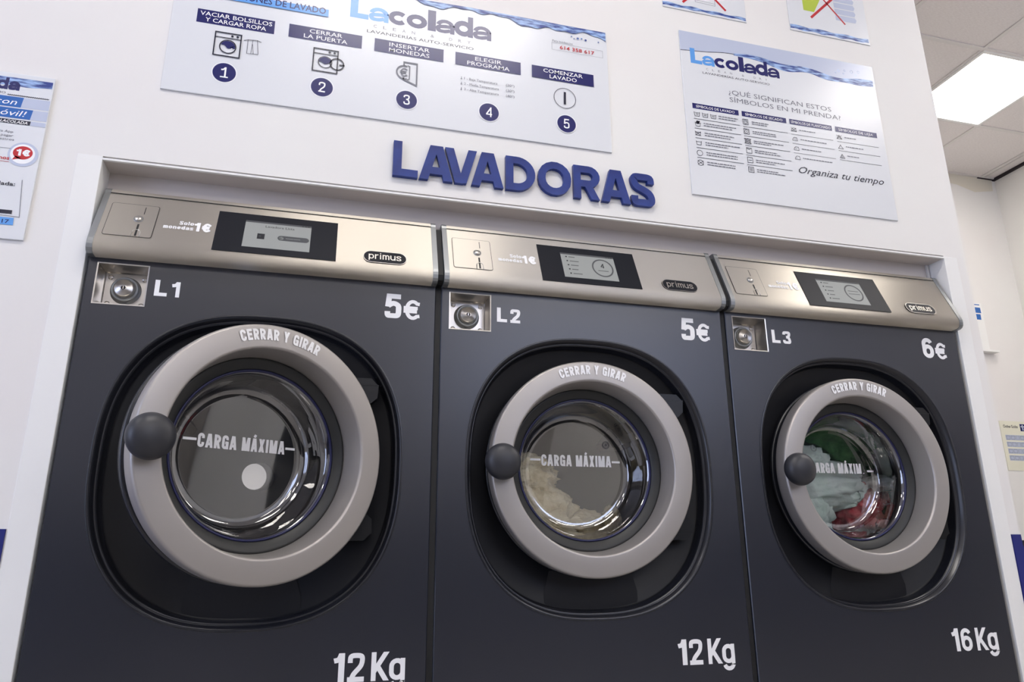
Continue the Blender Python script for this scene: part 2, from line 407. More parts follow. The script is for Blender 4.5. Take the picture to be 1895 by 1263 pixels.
# dark shadow gap where the tiles stop short of the right wall, and damp mark in the corner
a = MB(); a.box(XR-.022, XR, -1.5, YB, H-.016, H+.002); a.box(XR-.16, XR, YB-.012, YB, H-.012, H+.002); struct(a, 'trim_8', m_gap)
a = MB()
stain = [(3.9, H), (5.18, H), (5.17, H-.10), (5.0, H-.13), (4.85, H-.09), (4.6, H-.07), (4.3, H-.06), (3.9, H-.055)]
a.face([(x, YB-.0015, z) for x, z in stain]); struct(a, 'trim_9', m_stain)
# ceiling grid
a = MB(); gx = 3.875
for k in range(-12, 3):
    x = gx+.6*k
    if XL < x < XR: a.box(x-.012, x+.012, YF, YB, H-.006, H+.001)
y = .806
for k in range(-11, 2):
    yy = y+.6*k
    if YF < yy < YB: a.box(XL, XR, yy-.012, yy+.012, H-.0065, H+.001)
a.box(5.10, 5.112, YF, YB, H-.004, H+.001)
a.box(XE, XR, YB-.02, YB, H-.008, H+.001)
struct(a, 'trim_10', m_grid)

# ------------------------------------------------------------------ ceiling lights
def ceiling_light(cx, cy, label):
    t = tag(empty('ceiling_light', (cx, cy, H)), label, 'ceiling light', 'square light panels set into the ceiling grid')
    a = MB(); s = .297; w = .018
    for x0, x1, y0, y1 in ((-s, s, -s, -s+w), (-s, s, s-w, s), (-s, -s+w, -s+w, s-w), (s-w, s, -s+w, s-w)):
        a.box(x0, x1, y0, y1, -.012, -.0005)
    a.build('frame', m_trim, t)
    a = MB(); a.box(-s+w, s-w, -s+w, s-w, -.009, -.002); a.build('diffuser', m_lamp, t)
ceiling_light(4.175, 1.106, 'lit square ceiling panel beyond the edge of the white partition')
ceiling_light(4.775, -.094, 'lit square ceiling panel by the right wall, added to brighten the far nook')  # panel added to put more light into the far nook
ceiling_light(.575, -1.294, 'lit square ceiling panel over the camera, first of the adjoining pair')
ceiling_light(1.175, -1.294, 'lit square ceiling panel over the camera, second of the adjoining pair')
ceiling_light(3.575, -1.294, 'lit square ceiling panel near the right wall, level with the camera')
ceiling_light(-1.225, -1.294, 'lit square ceiling panel beside the shop window')
ceiling_light(3.575, -.694, 'lit square ceiling panel near the right wall, added to brighten the L3 fascia')  # extra panel added to brighten the third machine's fascia
for k, cx in enumerate((-1.225, -.025, 1.175, 2.375, 3.575)):
    ordn = ('first', 'second', 'third', 'fourth', 'fifth')[k]
    ceiling_light(cx, -3.694, 'lit square ceiling panel in the third row, filled out for frontal light, %s from the shop window' % ordn)  # row filled out with extra unseen panels to light the drums from the front
    if k > 2: ceiling_light(cx, -4.894, 'lit square ceiling panel added along the rear wall for frontal light, %s from the shop window' % ordn)  # unseen panels added for more frontal light on the laundry

# ------------------------------------------------------------------ washing machines
DX, DZ = .392, .760            # centre of the porthole in a machine's own frame
BODY_TOP = 1.206
EX, EZ, EA, ET, EB, EN = .3965, .749, .3293, .3455, .3514, 2.48
ANG = sorted(set([2*pi*i/160 for i in range(160)]))
def superr(phi):
    c = abs(cos(phi))/EA; s_ = abs(sin(phi))/(ET if sin(phi) > 0 else EB)
    return (c**EN+s_**EN)**(-1/EN)
SL0 = (.030, 1.384); SD = (-.063/.157178, -.144/.157178); SNv = (-.144/.157178, .063/.157178)
def slope(x, s, d=.0006):      # point on the sloping fascia: x across, s down the slope, d above it
    return (x, SL0[0]+SD[0]*s+SNv[0]*d, SL0[1]+SD[1]*s+SNv[1]*d)
def slope_box(mb, x0, x1, s0, s1, d0, d1, m=0):
    mb.prism([(x0, s0), (x1, s0), (x1, s1), (x0, s1)], lambda p, q, d: slope(p, q, d), d0, d1, m)
def rrect(x0, x1, y0, y1, r, n=5):
    return arc(x1-r, y1-r, r, r, 0, 90, n)+arc(x0+r, y1-r, r, r, 90, 180, n)+arc(x0+r, y0+r, r, r, 180, 270, n)+arc(x1-r, y0+r, r, r, 270, 360, n)
def frame_strip(mb, outer, inner, fn, m=0):
    n = len(outer)
    for i in range(n):
        j = (i+1) % n
        mb.face([fn(*outer[i]), fn(*outer[j]), fn(*inner[j]), fn(*inner[i])], m)

def machine(x0, w, number, price, kilos, theta, label):
    t = tag(empty('washing_machine', (x0, 0, 0)), label, 'washing machine', 'washing machines in the row under the blue letters')
    lx0, lx1, lz0, lz1 = .0225, .1265, 1.0985, 1.1925
    # cabinet with porthole recess and lock pocket cut out of its front
    a = MB()
    zs = 1.0962
    rect = []
    cor = [math.atan2(zz-EZ, xx-EX) % (2*pi) for xx in (.002, w-.002) for zz in (0, zs)]
    angs = sorted(set(ANG+cor))
    def on_rect(phi):
        c, s_ = cos(phi), sin(phi); k = 1e9
        if c > 1e-9: k = min(k, (w-.002-EX)/c)
        if c < -1e-9: k = min(k, (.002-EX)/c)
        if s_ > 1e-9: k = min(k, (zs-EZ)/s_)
        if s_ < -1e-9: k = min(k, -EZ/s_)
        return (EX+k*c, 0, EZ+k*s_)
    ell = lambda phi, ins, y: (EX+(superr(phi)-ins)*cos(phi), y, EZ+(superr(phi)-ins)*sin(phi))
    n = len(angs)
    for i in range(n):
        p, q = angs[i], angs[(i+1) % n]
        a.face([on_rect(p), on_rect(q), ell(q, 0, 0), ell(p, 0, 0)])
    for bx in ((.002, lx0, zs, BODY_TOP), (lx1, w-.002, zs, BODY_TOP), (lx0, lx1, zs, lz0), (lx0, lx1, lz1, BODY_TOP)):
        a.face([(bx[0], 0, bx[2]), (bx[1], 0, bx[2]), (bx[1], 0, bx[3]), (bx[0], 0, bx[3])])
    for xa, xb in ((.002, 0), (w-.002, w)):
        a.face([(xa, 0, 0), (xa, 0, BODY_TOP), (xb, .002, BODY_TOP), (xb, .002, 0)])
        a.face([(xb, .002, 0), (xb, .002, BODY_TOP), (xb, .70, BODY_TOP), (xb, .70, 0)])
    a.face([(0, .70, 0), (w, .70, 0), (w, .70, BODY_TOP), (0, .70, BODY_TOP)])
    a.face([(0, .002, BODY_TOP), (w, .002, BODY_TOP), (w, .70, BODY_TOP), (0, .70, BODY_TOP)])
    a.build('cabinet', m_body, t)
    # bezel of the recess: stepped rim, floor and throat
    a = MB(); A2 = [2*pi*i/160 for i in range(160)]
    rings = [[ell(p, -.0005, -.0012) for p in A2], [ell(p, .003, -.0022) for p in A2], [ell(p, .007, .000) for p in A2], [ell(p, .011, .012) for p in A2], [ell(p, .0125, .0135) for p in A2], [ell(p, .014, .012) for p in A2],
             [ell(p, .017, .022) for p in A2], [ell(p, .0195, .044) for p in A2], [ell(p, .024, .047) for p in A2],
             [(DX+.225*cos(p), .049, DZ+.225*sin(p)) for p in A2], [(DX+.215*cos(p), .058, DZ+.215*sin(p)) for p in A2], [(DX+.205*cos(p), .11, DZ+.205*sin(p)) for p in A2], [(DX+.235*cos(p), .125, DZ+.235*sin(p)) for p in A2]]
    vs = [p for r in rings for p in r]; nn = len(A2)
    a.mesh(vs, [(k*nn+i, k*nn+(i+1) % nn, (k+1)*nn+(i+1) % nn, (k+1)*nn+i) for k in range(len(rings)-1) for i in range(nn)], 0, True)
    for i_ in range(7*nn, len(a.m)): a.m[i_] = 1
    a.build('porthole_bezel', [m_bezel, m_floorblk], t)
    if number != '3':
        a = MB(); a.box(w+.0006, w+.0140, .005, .03, 0, BODY_TOP)
        a.prism([(.06, BODY_TOP), (-.012, BODY_TOP+.001), (-.026, 1.214), (-.029, 1.228), (-.024, 1.246), (.034, 1.380), (.06, 1.388)], lambda p, q, d: (d, p, q), w+.0006, w+.0140)
        a.build('gap_shade', m_dark, t)  # black filler standing in for the shade between neighbouring cabinets
    # little flap in the floor of the recess
    a = MB()
    a.prism([(.274, .440), (.283, .418), (.510, .418), (.518, .440), (.518, .462), (.502, .510), (.287, .510), (.274, .462)], lambda p, q, d: (p, d, q), .0464, .0472)
    a.build('drain_flap', m_floorblk, t, bevel=.0006)
    # drum
    a = MB()
    a.lathe([(.205, .112), (.30, .125), (.302, .16), (.302, .47), (.295, .50), (.20, .495), (.10, .475), (.06, .47), (0, .47)], DX, DZ, 0, 72)
    for k in range(3):
        p = 2*pi*k/3+.5; c, s_ = cos(p), sin(p)
        q = [(.302, -.04), (.235, -.012), (.235, .012), (.302, .04)]
        a.prism(q, lambda u, v, d: (DX+u*c-v*s_, d, DZ+u*s_+v*c), .17, .47)
    dr = a.build('drum', m_drum, t)
    a = MB(); a.lathe([(.036, .47), (.036, .405), (.033, .40), (0, .399)], DX-.012, DZ, 0, 40); a.build('hub_cover', m_hub, dr)
    # fascia
    a = MB()
    prof = [(.30, 1.398), (.042, 1.398), (.036, 1.3965), (.0325, 1.391), (.0318, 1.3868), (.0335, 1.3855), (.0310, 1.3840), (.030, 1.3825), (-.0290, 1.2485), (-.0325, 1.2400), (-.0347, 1.2320), (-.0352, 1.2245), (-.0338, 1.2165), (-.0295, 1.2100), (-.022, 1.2067), (-.012, 1.206), (.30, 1.206)]
    cw = .0135
    a.prism(prof, lambda p, q, d: (d, p, q), cw, w-cw, 0, False)
    fa = a.build('fascia', m_steel, t)
    for f in fa.data.polygons:
        if len(f.vertices) == 4 and abs(f.normal.x) < .5 and f.center.z < 1.30: f.use_smooth = True
    for xa, xb in ((.0005, cw), (w-cw, w-.0005)):
        a = MB()
        pp = [(y_-(.0010 if y_ < .2 else 0)*1.0, z_+(.0012 if z_ > 1.38 else (-.0008 if z_ < 1.22 else .0006))) for y_, z_ in prof if abs(z_-1.3868) > .001 and abs(z_-1.3855) > .001]
        a.prism(pp, lambda p, q, d: (d, p, q), xa, xb)
        a.build('end_cap', m_cap, t, bevel=.0012)
    a = MB(); slope_box(a, cw, w-cw, -.0022, .0008, .0002, .0005); a.build('fascia_seam', m_dark, t)
    # coin acceptor
    a = MB(); fn = lambda p, q: slope(p, q, .0005)
    cx0, cx1, cs0, cs1 = .0250, .1285, .0325, .1435
    a.prism(rrect(cx0+.0012, cx1-.0012, cs0+.0012, cs1-.0012, .005), lambda p, q, d: slope(p, q, d), .0, .0010)
    cp = a.build('coin_panel', m_steel, t)
    a = MB(); frame_strip(a, rrect(cx0, cx1, cs0, cs1, .006), rrect(cx0+.0012, cx1-.0012, cs0+.0012, cs1-.0012, .005), lambda p, q: slope(p, q, .0006)); a.build('panel_gap', m_dark, cp)
    a = MB(); slope_box(a, .0982, .0997, .0405, .0650, .0010, .0013); a.build('coin_slot', m_dark, cp)
    a = MB(); slope_box(a, .0920, .0962, .1005, .1400, .0010, .0014); a.build('return_slot', m_dark, cp)
    a = MB()
    for prof_, mi in (([(.0105, .0010), (.0105, .0022), (.0085, .0022), (.0080, .0012)], 1), ([(.0075, .0012), (.0072, .0040), (.0050, .0052), (0, .0056)], 0)):
        k = 28; vs = []
        for r_, d_ in prof_: vs += [slope(.0905+max(r_, .0001)*cos(2*pi*i/k), .0832+max(r_, .0001)*sin(2*pi*i/k), d_) for i in range(k)]
        a.mesh(vs, [(j*k+i, j*k+(i+1) % k, (j+1)*k+(i+1) % k, (j+1)*k+i) for j in range(len(prof_)-1) for i in range(k)], mi, True)
    a.build('reject_button', [m_press, m_cap], cp)
    a = MB()
    hp = [(.0858, .1425), (.0858, .128)]+[(.0945+.0087*cos(radians(p)), .128-.0087*sin(radians(p))) for p in range(180, -1, -20)]+[(.1032, .1425)]
    a.tube([slope(p, q, .0014) for p, q in hp], .0011, 0, 6); a.build('coin_return', m_press, cp)
    a = MB(); f0 = lambda ox, os: (lambda x, y_: slope(ox+x, os-y_, .0007))
    write(a, 'Solo', .0312, .0125, f0(.1795, .0870), 0, t=.19)
    write(a, 'monedas', .0650, .0125, f0(.1465, .1035), 0, t=.19)
    write(a, '1€', .0370, .0300, f0(.2125, .1050), 0, t=.20, W=.56)
    a.build('coin_notice', m_white, t)
    # display
    a = MB(); slope_box(a, .2605, .5430, .0245, .1610, .0, .0010); ds = a.build('display', m_glassblk, t)
    a = MB(); slope_box(a, .3245, .4795, .0480, .1405, .0010, .0013)
    sc_ = a.build('screen', m_screen, ds)
    a = MB(); fs = lambda x, y_: slope(.3245+x, .1405-y_, .0015)
    def rect(x, y_, w_, h_, m_=0): a.face([fs(x, y_), fs(x+w_, y_), fs(x+w_, y_+h_), fs(x, y_+h_)], m_)
    rect(0, .0865, .155, .006, 1)
    for k in range(3): rect(.132+.007*k, .0875, .0045, .004, 0)
    if number == '1':
        print_text(a, 'Lavadora Lista', .068, .0075, lambda x, y_: fs(.047+x, .0725+y_), 0)
        rect(.031, .030, .017, .019, 0); rect(.034, .035, .006, .008, 1)
        a.face([fs(p, q) for p, q in rrect(.078, .152, .031, .048, .0085)], 1)
        a.face([fs(p, q) for p, q in arc(.0865, .0395, .0062, .0062, 0, 360, 16)[:-1]], 2)
        a.face([fs(.083, .0385), fs(.0885, .0385), fs(.0885, .0405), fs(.083, .0405)], 1)
        rect(.097, .0385, .034, .0022, 2)
    else:
        for k in range(5):
            rect(.013+.001*k, .076-.0158*k, .0045, .0045, 0); rect(.022+.001*k, .0765-.0158*k, .018+.004*((k*2) % 3), .0028, 1)
        o_ = arc(.116, .046, .031, .034, 0, 360, 40); i_ = arc(.116, .046, .0268, .0295, 0, 360, 40)
        frame_strip(a, o_[:-1], i_[:-1], fs, 1)
        if number == '2':
            write(a, '4', .010, .017, lambda x, y_: fs(.111+x, .046+y_), 0, t=.13); rect(.101, .034, .030, .0022, 1)
        else:
            rect(.098, .052, .036, .0022, 1); rect(.096, .040, .040, .0022, 1)
    a.build('screen_text', [m_lcdink, m_lcdgrey, m_screen], sc_)
    # maker's badge
    a = MB(); a.prism(rrect(.6085, .7150, .1145, .1545, .0195, 8), lambda p, q, d: slope(p, q, d), .0, .0020)
    bd = a.build('badge', m_glassblk, t)
    a = MB(); o_ = rrect(.6085, .7150, .1145, .1545, .0195, 8); i_ = rrect(.6097, .7138, .1157, .1533, .0186, 8)
    frame_strip(a, o_, i_, lambda p, q: slope(p, q, .0023))
    write(a, 'primus', .080, .0215, lambda x, y_: slope(.6215+x, .1425-y_, .0024), 0, t=.13, W=.62, gap=.12)
    o2 = [(x, .1480-.0008*sin((x-.62)*60)) for x in (.622, .64, .66, .68, .70)]
    a.build('badge_lettering', m_press, bd)
    # lock pocket
    a = MB(); dep = .046; e = .004
    P0 = [(lx0, 0), (lx1, 0)]
    c4 = lambda i, y_: [(lx0+i, y_, lz0+i), (lx1-i, y_, lz0+i), (lx1-i, y_, lz1-i), (lx0+i, y_, lz1-i)]
    r0, r1, r2 = c4(0, -.0006), c4(e, dep*.9), c4(e+.002, dep)
    for ra, rb in ((r0, r1), (r1, r2)):
        for i in range(4): a.face([ra[i], ra[(i+1) % 4], rb[(i+1) % 4], rb[i]])
    a.face(r2)
    ro = c4(-.0028, -.0012)
    for i in range(4): a.face([r0[i], r0[(i+1) % 4], ro[(i+1) % 4], ro[i]])
    lb = a.build('lock_pocket', m_press, t)
    a = MB(); ccx, ccz = .074, 1.1455
    a.lathe([(.0225, dep-.012), (.0222, dep-.018), (.0205, dep-.0225), (.0190, dep-.0240), (.0110, dep-.0245), (.0105, dep-.0250), (0, dep-.0250)], ccx, ccz, 0, 48)
    lc = a.build('lock_cylinder', m_press, lb)
    a = MB(); a.lathe([(.0335, dep-.0004), (.0325, dep-.0030), (.0310, dep-.0045), (.0300, dep-.0120), (.0285, dep-.0150), (.0265, dep-.0155), (.0245, dep-.0140), (.0225, dep-.0130)], ccx, ccz, 0, 48); a.build('lock_collar', m_cap, lb)
    a = MB(); a.lathe([(.0050, dep-.0253), (0, dep-.0253)], ccx, ccz, 0, 20); a.build('keyhole', m_dark, lc)
    a = MB(); a.face([(ccx-.0012, dep-.0256, ccz-.0035), (ccx+.0012, dep-.0256, ccz-.0035), (ccx+.0012, dep-.0256, ccz+.0040), (ccx-.0012, dep-.0256, ccz+.0040)]); a.build('key_slit', m_press, lc)
    for sx, sz in ((lx0+.016, lz0+.013), (lx1-.016, lz0+.013), (lx0+.016, lz1-.016), (lx1-.016, lz1-.016)):
        a = MB(); a.lathe([(.0062, dep), (.0055, dep-.0022), (.003, dep-.0036), (0, dep-.0040)], sx, sz, 0, 16); a.build('rivet', m_press, lb)
    # vinyl lettering on the cabinet
    P = lambda ox, oz: (lambda x, z: (ox+x, -.0007, oz+z))
    a = MB(); write(a, 'L', .0270, .0390, P(.1448, 1.1243), t=.215, W=.62); write(a, number, .0265 if number != '1' else .0180, .0375, P(.1805 if number != '1' else .1812, 1.1240), t=.21, W=.64)
    a.build('machine_number', m_white, t)
    a = MB(); write(a, price, .0410, .0635, P(.6685, 1.1130), t=.20, W=.60); write(a, '€', .0400, .0525, P(.7150, 1.1120), t=.17, W=.72); a.build('price', m_white, t)
    a = MB(); dx = .004 if number == '3' else 0
    write(a, kilos[0], .0240, .0575, P(.5965+dx, .2910), t=.175, W=.47); write(a, kilos[1], .0355, .0575, P(.6255+dx, .2905), t=.175, W=.60)
    write(a, 'K', .0400, .0575, P(.6755+dx, .2905), t=.175, W=.64); write(a, 'g', .0345, .0575, P(.7140+dx, .2905), t=.165, W=.56)
    a.build('capacity', m_white, t)
    # hinges
    for zc, sg in ((.938, 1), (.604, -1)):
        a = MB(); q = [(.590, zc-.040*sg), (.646, zc-.040*sg), (.662, zc-.026*sg), (.664, zc+.004*sg), (.646, zc+.022*sg), (.590, zc+.022*sg)]
        a.prism(q, lambda p, z_, d: (p, d, z_), .012, .046)
        a.prism([(.60, zc+.0045*sg), (.6645, zc+.0045*sg), (.6645, zc+.0065*sg), (.60, zc+.0065*sg)], lambda p, z_, d: (p, d, z_), .0113, .040)
        a.build('hinge', m_black, t, bevel=.0015)
    # door (turns about its right-hand hinge)
    HX, HY = .6515, .006; org = (HX, HY, 0)
    R = lambda mb, nm, mm, par, bv=0: mb.build(nm, mm, par, org if par is t else None, bv)
    a = MB()
    a.lathe([(.252, .030), (.260, .028), (.2655, .020), (.2678, .010), (.2682, -.008), (.2680, -.0185), (.2668, -.0222), (.2645, -.0244), (.2630, -.0250), (.2618, -.0252), (.2420, -.0266), (.2200, -.0276), (.2178, -.0274), (.2152, -.0258), (.2140, -.0225), (.2105, .000), (.2060, .034), (.2060, .045), (.252, .045)], DX, DZ, 0, 128, True, True)
    door = R(a, 'door', m_ring, t)
    off = lambda mb: [setattr(mb, 'v', [(p[0]-HX, p[1]-HY, p[2]) for p in mb.v])]
    a = MB(); a.lathe([(.262, .036), (.2665, .0365), (.2675, .040), (.2675, .050), (.262, .053), (.20, .060), (.20, .036)], DX, DZ, 0, 96, True, True); off(a); a.build('door_back', m_bezel, door)
    a = MB(); a.lathe([(.2062, .0355), (.2040, .0335), (.2005, .0345), (.1835, .0405), (.1815, .0440), (.1815, .060), (.2062, .060)], DX, DZ, 0, 96, True, True); off(a); a.build('gasket', m_rubber, door)
    a = MB(); a.lathe([(.1818, .0440), (.1800, .0425), (.1765, .0440), (.1765, .056), (.1818, .056)], DX, DZ, 0, 96, True, True); off(a); a.build('navy_ring', m_navy_ring, door)  # thin navy ring round the rim of the glass
    a = MB(); a.lathe([(.1768, .046), (.1735, .0485), (.1700, .056), (.1640, .080), (.1580, .104), (.1540, .1150), (.1480, .1215), (.1400, .1243), (.1300, .1250), (0, .1250)], DX, DZ, 0, 96); off(a); gls = a.build('door_glass', m_glass, door)
    a = MB(); a.lathe([(.016, -.022), (.020, -.036), (.034, -.0375), (.0405, -.0420), (.0432, -.0500), (.0432, -.0565), (.0405, -.0660), (.034, -.0735), (.024, -.0785), (.012, -.0808), (0, -.0812)], DX-.2450, DZ+.001, 0, 56); off(a); a.build('door_knob', m_knob, door)
    # lettering on the ring and on the glass
    a = MB(); rad = .2325; span = .176
    def on_ring(x, y_):
        ph = pi/2-(x-span/2)/rad; r_ = rad+y_
        return (DX+r_*cos(ph)-HX, -.0284-HY, DZ+r_*sin(ph))
    write(a, 'CERRAR Y GIRAR', span, .0240, on_ring, t=.215, W=.55, gap=.11)
    a.build('closing_notice', m_white, door)
    a = MB(); g0 = lambda ox, oz: (lambda x, z: (ox+x-HX, .1240-HY, oz+z))
    write(a, '-', .0285, .020, g0(.2660, .7815), t=.27); write(a, '-', .0235, .020, g0(.4975 if number != '3' else .5125, .7795 if number != '3' else .7730), t=.27)
    if number == '3':
        write(a, 'CARGA MÁXIM', .176, .0300, g0(.3165, .7730), t=.20, W=.50, gap=.10)
        a.face([g0(.4960, .773)(x, z) for x, z in ((0, 0), (.006, .001), (.005, .004))])
    else:
        write(a, 'CARGA MÁXIMA', .1985, .0300, g0(.2970, .7740), t=.20, W=.50, gap=.10)
    a.build('load_notice', m_white, gls)
    if number == '1':
        a = MB(); a.lathe([(.0285, .1246), (0, .1246)], .4295, .7195, 0, 48, False); off(a); a.build('hub_stand_in', m_hub, gls)  # drum hub disc brought forward onto the glass, where more light reaches it
    a = MB(); q = g0(.482, .834) if number == '2' else g0(.335, .846)
    if number != '1':
        for r_ in (.0105, .0080):
            frame_strip(a, arc(0, 0, r_, r_, 0, 360, 24)[:-1], arc(0, 0, r_-.0009, r_-.0009, 0, 360, 24)[:-1], q)
        for k in range(4): a.face([q(x, z) for x, z in ((-.004+.002*k, -.004), (-.0033+.002*k, -.004), (-.0013+.002*k, .004), (-.002+.002*k, .004))])
        a.build('glass_stamp', m_ink, gls)
    door.rotation_euler = (0, 0, theta)
    return t

machine(0.0, .795, '1', '5', '12', radians(29.3), 'washing machine marked L1 and 5€, its round door standing ajar')
machine(.810, .795, '2', '5', '12', 0.0, 'washing machine marked L2 with a beige towel in its drum')
machine(1.620, .8035, '3', '6', '16', 0.0, 'washing machine marked L3 and 16 Kg, full of green and red laundry')

# ------------------------------------------------------------------ laundry in the drums
def lump(mb, x0, c, r, seed, amp=.16, folds=9, freq=2.2, m=0, sub=5, fold_amp=.06, dirv=(1, .3, .6), crease=.10, avoid=()):
    bm = bmesh.new(); bmesh.ops.create_icosphere(bm, subdivisions=sub, radius=1)
    d = Vector(dirv).normalized()
    for v in bm.verts:
        n_ = v.co.normalized()
        q = n_*freq+Vector((seed*7.1, seed*3.3, seed*1.7))
        wv = noise.noise(q*.8)*1.6
        k = 1+amp*noise.noise(q)+amp*.5*noise.noise(q*2.1)
        k += fold_amp*(1-abs(sin(folds*(n_.dot(d))+4*wv)))**1.5*1.2 - fold_amp*.5
        wq = (q-d*(q.dot(d)*.72))*1.1+Vector((wv*.5, -wv*.4, wv*.3))
        k += crease*((1-abs(noise.noise(wq*1.6)*2.2))**3 if abs(noise.noise(wq*1.6)*2.2) < 1 else 0)
        k += crease*.35*max(0, 1-abs(noise.noise(wq*2.9)*2.6))**2
        X = n_.x*r[0]*k+c[0]-x0-DX; Y = n_.y*r[1]*k+c[1]; Z = n_.z*r[2]*k+c[2]-DZ
        rr = math.hypot(X, Z)
        if rr > .231: X *= .231/rr; Z *= .231/rr
        Y = min(max(Y, .1335+max(0, rr-.2)*.12), .46)
        q_ = Vector((x0+DX+X, Y, DZ+Z))
        for pc, pr in avoid:                 # cloth gives way to the pieces already lying there
            e_ = Vector(((q_.x-pc[0])/pr[0], (q_.y-pc[1])/pr[1], (q_.z-pc[2])/pr[2])); l_ = e_.length
            if 1e-4 < l_ < 1:
                e_ /= l_; q_ = Vector((pc[0]+e_.x*pr[0], max(pc[1]+e_.y*pr[1], .1335), pc[2]+e_.z*pr[2]))
        v.co = q_
    bm.verts.index_update()
    vs = [v.co.copy() for v in bm.verts]; fs = [tuple(v.index for v in f.verts) for f in bm.faces]; bm.free()
    mb.mesh(vs, fs, m, True)
LAID = []
def laundry(x0, name, label, m, lumps, cat='laundry'):
    a = MB(); av = list(LAID)
    for c, r, seed, kw in lumps:
        lump(a, x0, (x0+c[0], c[1], c[2]), r, seed, avoid=av, **kw)
        LAID.append(((x0+c[0], c[1], c[2]), tuple(q*1.17 for q in r)))
    cx = x0+lumps[0][0][0]
    o = a.build(name, m, None, (cx, lumps[0][0][1], lumps[0][0][2]))
    return tag(o, label, cat, 'laundry seen through the door glass')
laundry(.810, 'towel', 'crumpled beige terry towel heaped in the drum of machine L2', m_towel, [
    ((.265, .225, .752), (.095, .085, .062), 1, dict(dirv=(1, .2, -.5), folds=5, crease=.13)),
    ((.300, .220, .660), (.105, .085, .075), 2, dict(dirv=(1, .2, -.7), folds=5, crease=.13)),
    ((.335, .215, .592), (.080, .080, .058), 3, dict(dirv=(.3, .1, 1), folds=8, fold_amp=.09)),
    ((.430, .250, .632), (.095, .070, .036), 4, dict(dirv=(1, 0, -.6), folds=6)),
    ((.532, .225, .628), (.026, .035, .048), 5, dict(dirv=(.2, 0, 1), folds=9, fold_amp=.10)),
    ((.460, .250, .575), (.115, .085, .045), 6, dict(dirv=(1, 0, .2), folds=5))], 'towel')
laundry(1.620, 'pink_garment', 'small pink cloth folded against the red garment in drum L3', m_pinkc, [
    ((.575, .160, .668), (.044, .030, .030), 51, dict(dirv=(1, 0, .5), folds=9, fold_amp=.16, sub=5)),
    ((.560, .160, .626), (.046, .030, .020), 52, dict(dirv=(1, 0, .1), folds=7, fold_amp=.16, sub=4))], 'garment')
laundry(1.620, 'white_garment', 'small grey white cloth above the red garment in drum L3', m_whitec, [
    ((.610, .190, .752), (.065, .045, .024), 41, dict(dirv=(1, 0, -.6), folds=6, sub=4))], 'garment')
laundry(1.620, 'red_garment', 'red printed garment rolled up in the middle of drum L3', m_redc, [
    ((.545, .235, .665), (.080, .085, .090), 31, dict(dirv=(.3, .2, 1), folds=6)),
    ((.640, .260, .650), (.060, .100, .110), 32, dict(dirv=(.3, .2, 1), folds=8))], 'garment')
laundry(1.620, 'bed_sheet', 'pale mint green sheet bunched low behind the glass of machine L3', m_mint, [
    ((.395, .245, .740), (.175, .100, .085), 12, dict(dirv=(1, .1, .35), folds=5)),
    ((.335, .230, .810), (.110, .085, .062), 15, dict(dirv=(1, .1, .8), folds=5)),
    ((.330, .235, .655), (.100, .090, .105), 13, dict(dirv=(.2, .2, 1), folds=7)),
    ((.370, .240, .585), (.070, .085, .060), 14, dict(dirv=(.1, .1, 1), folds=7))], 'sheet')
laundry(1.620, 'green_garment', 'bottle green garment pressed along the top of drum L3', m_dgreen, [
    ((.500, .270, .900), (.180, .110, .100), 21, dict(dirv=(1, .1, -.5), folds=8, crease=.16)),
    ((.600, .330, .830), (.110, .120, .080), 23, dict(dirv=(.8, .1, -1), folds=7, crease=.16)),
    ((.500, .230, .555), (.095, .080, .038), 22, dict(dirv=(1, .1, .1), folds=6))], 'garment')

# ------------------------------------------------------------------ LAVADORAS
LET = [('L', .6715, .0655, .60, 'first letter, L, of the raised blue word LAVADORAS'),
       ('A', .7410, .0890, .78, 'raised blue letter A between the L and the V'),
       ('V', .8090, .0865, .78, 'raised blue letter V of the word LAVADORAS'),
       ('A', .8820, .0880, .78, 'raised blue letter A between the V and the D'),
       ('D', .9770, .0840, .80, 'raised blue letter D of the word LAVADORAS'),
       ('O', 1.0695, .0960, .92, 'raised blue letter O of the word LAVADORAS'),
       ('R', 1.1735, .0785, .76, 'raised blue letter R of the word LAVADORAS'),
       ('A', 1.2565, .0880, .78, 'raised blue letter A between the R and the S'),
       ('S', 1.3475, .0725, .72, 'last letter, S, of the raised blue word LAVADORAS')]
for ch, x, w, W, lab in LET:
    a = MB()
    for si, (p, c, lo, hi) in enumerate(glyph(ch, W, .205)):
        p = dedupe(p, c)
        for q in quads(p, c, .205):
            q = clip(q, lo, hi)
            if len(q) < 3: continue
            a.prism([(x+u/W*w, 1.5015+v*.1025) for u, v in q], lambda u, v, d: (u, d, v), -.0125-si*3e-5, -.0002)
    tag(a.build('sign_letter', m_blue, None, (x+w/2, 0, 1.5015)), lab, 'letter', 'raised blue letters of the word LAVADORAS')

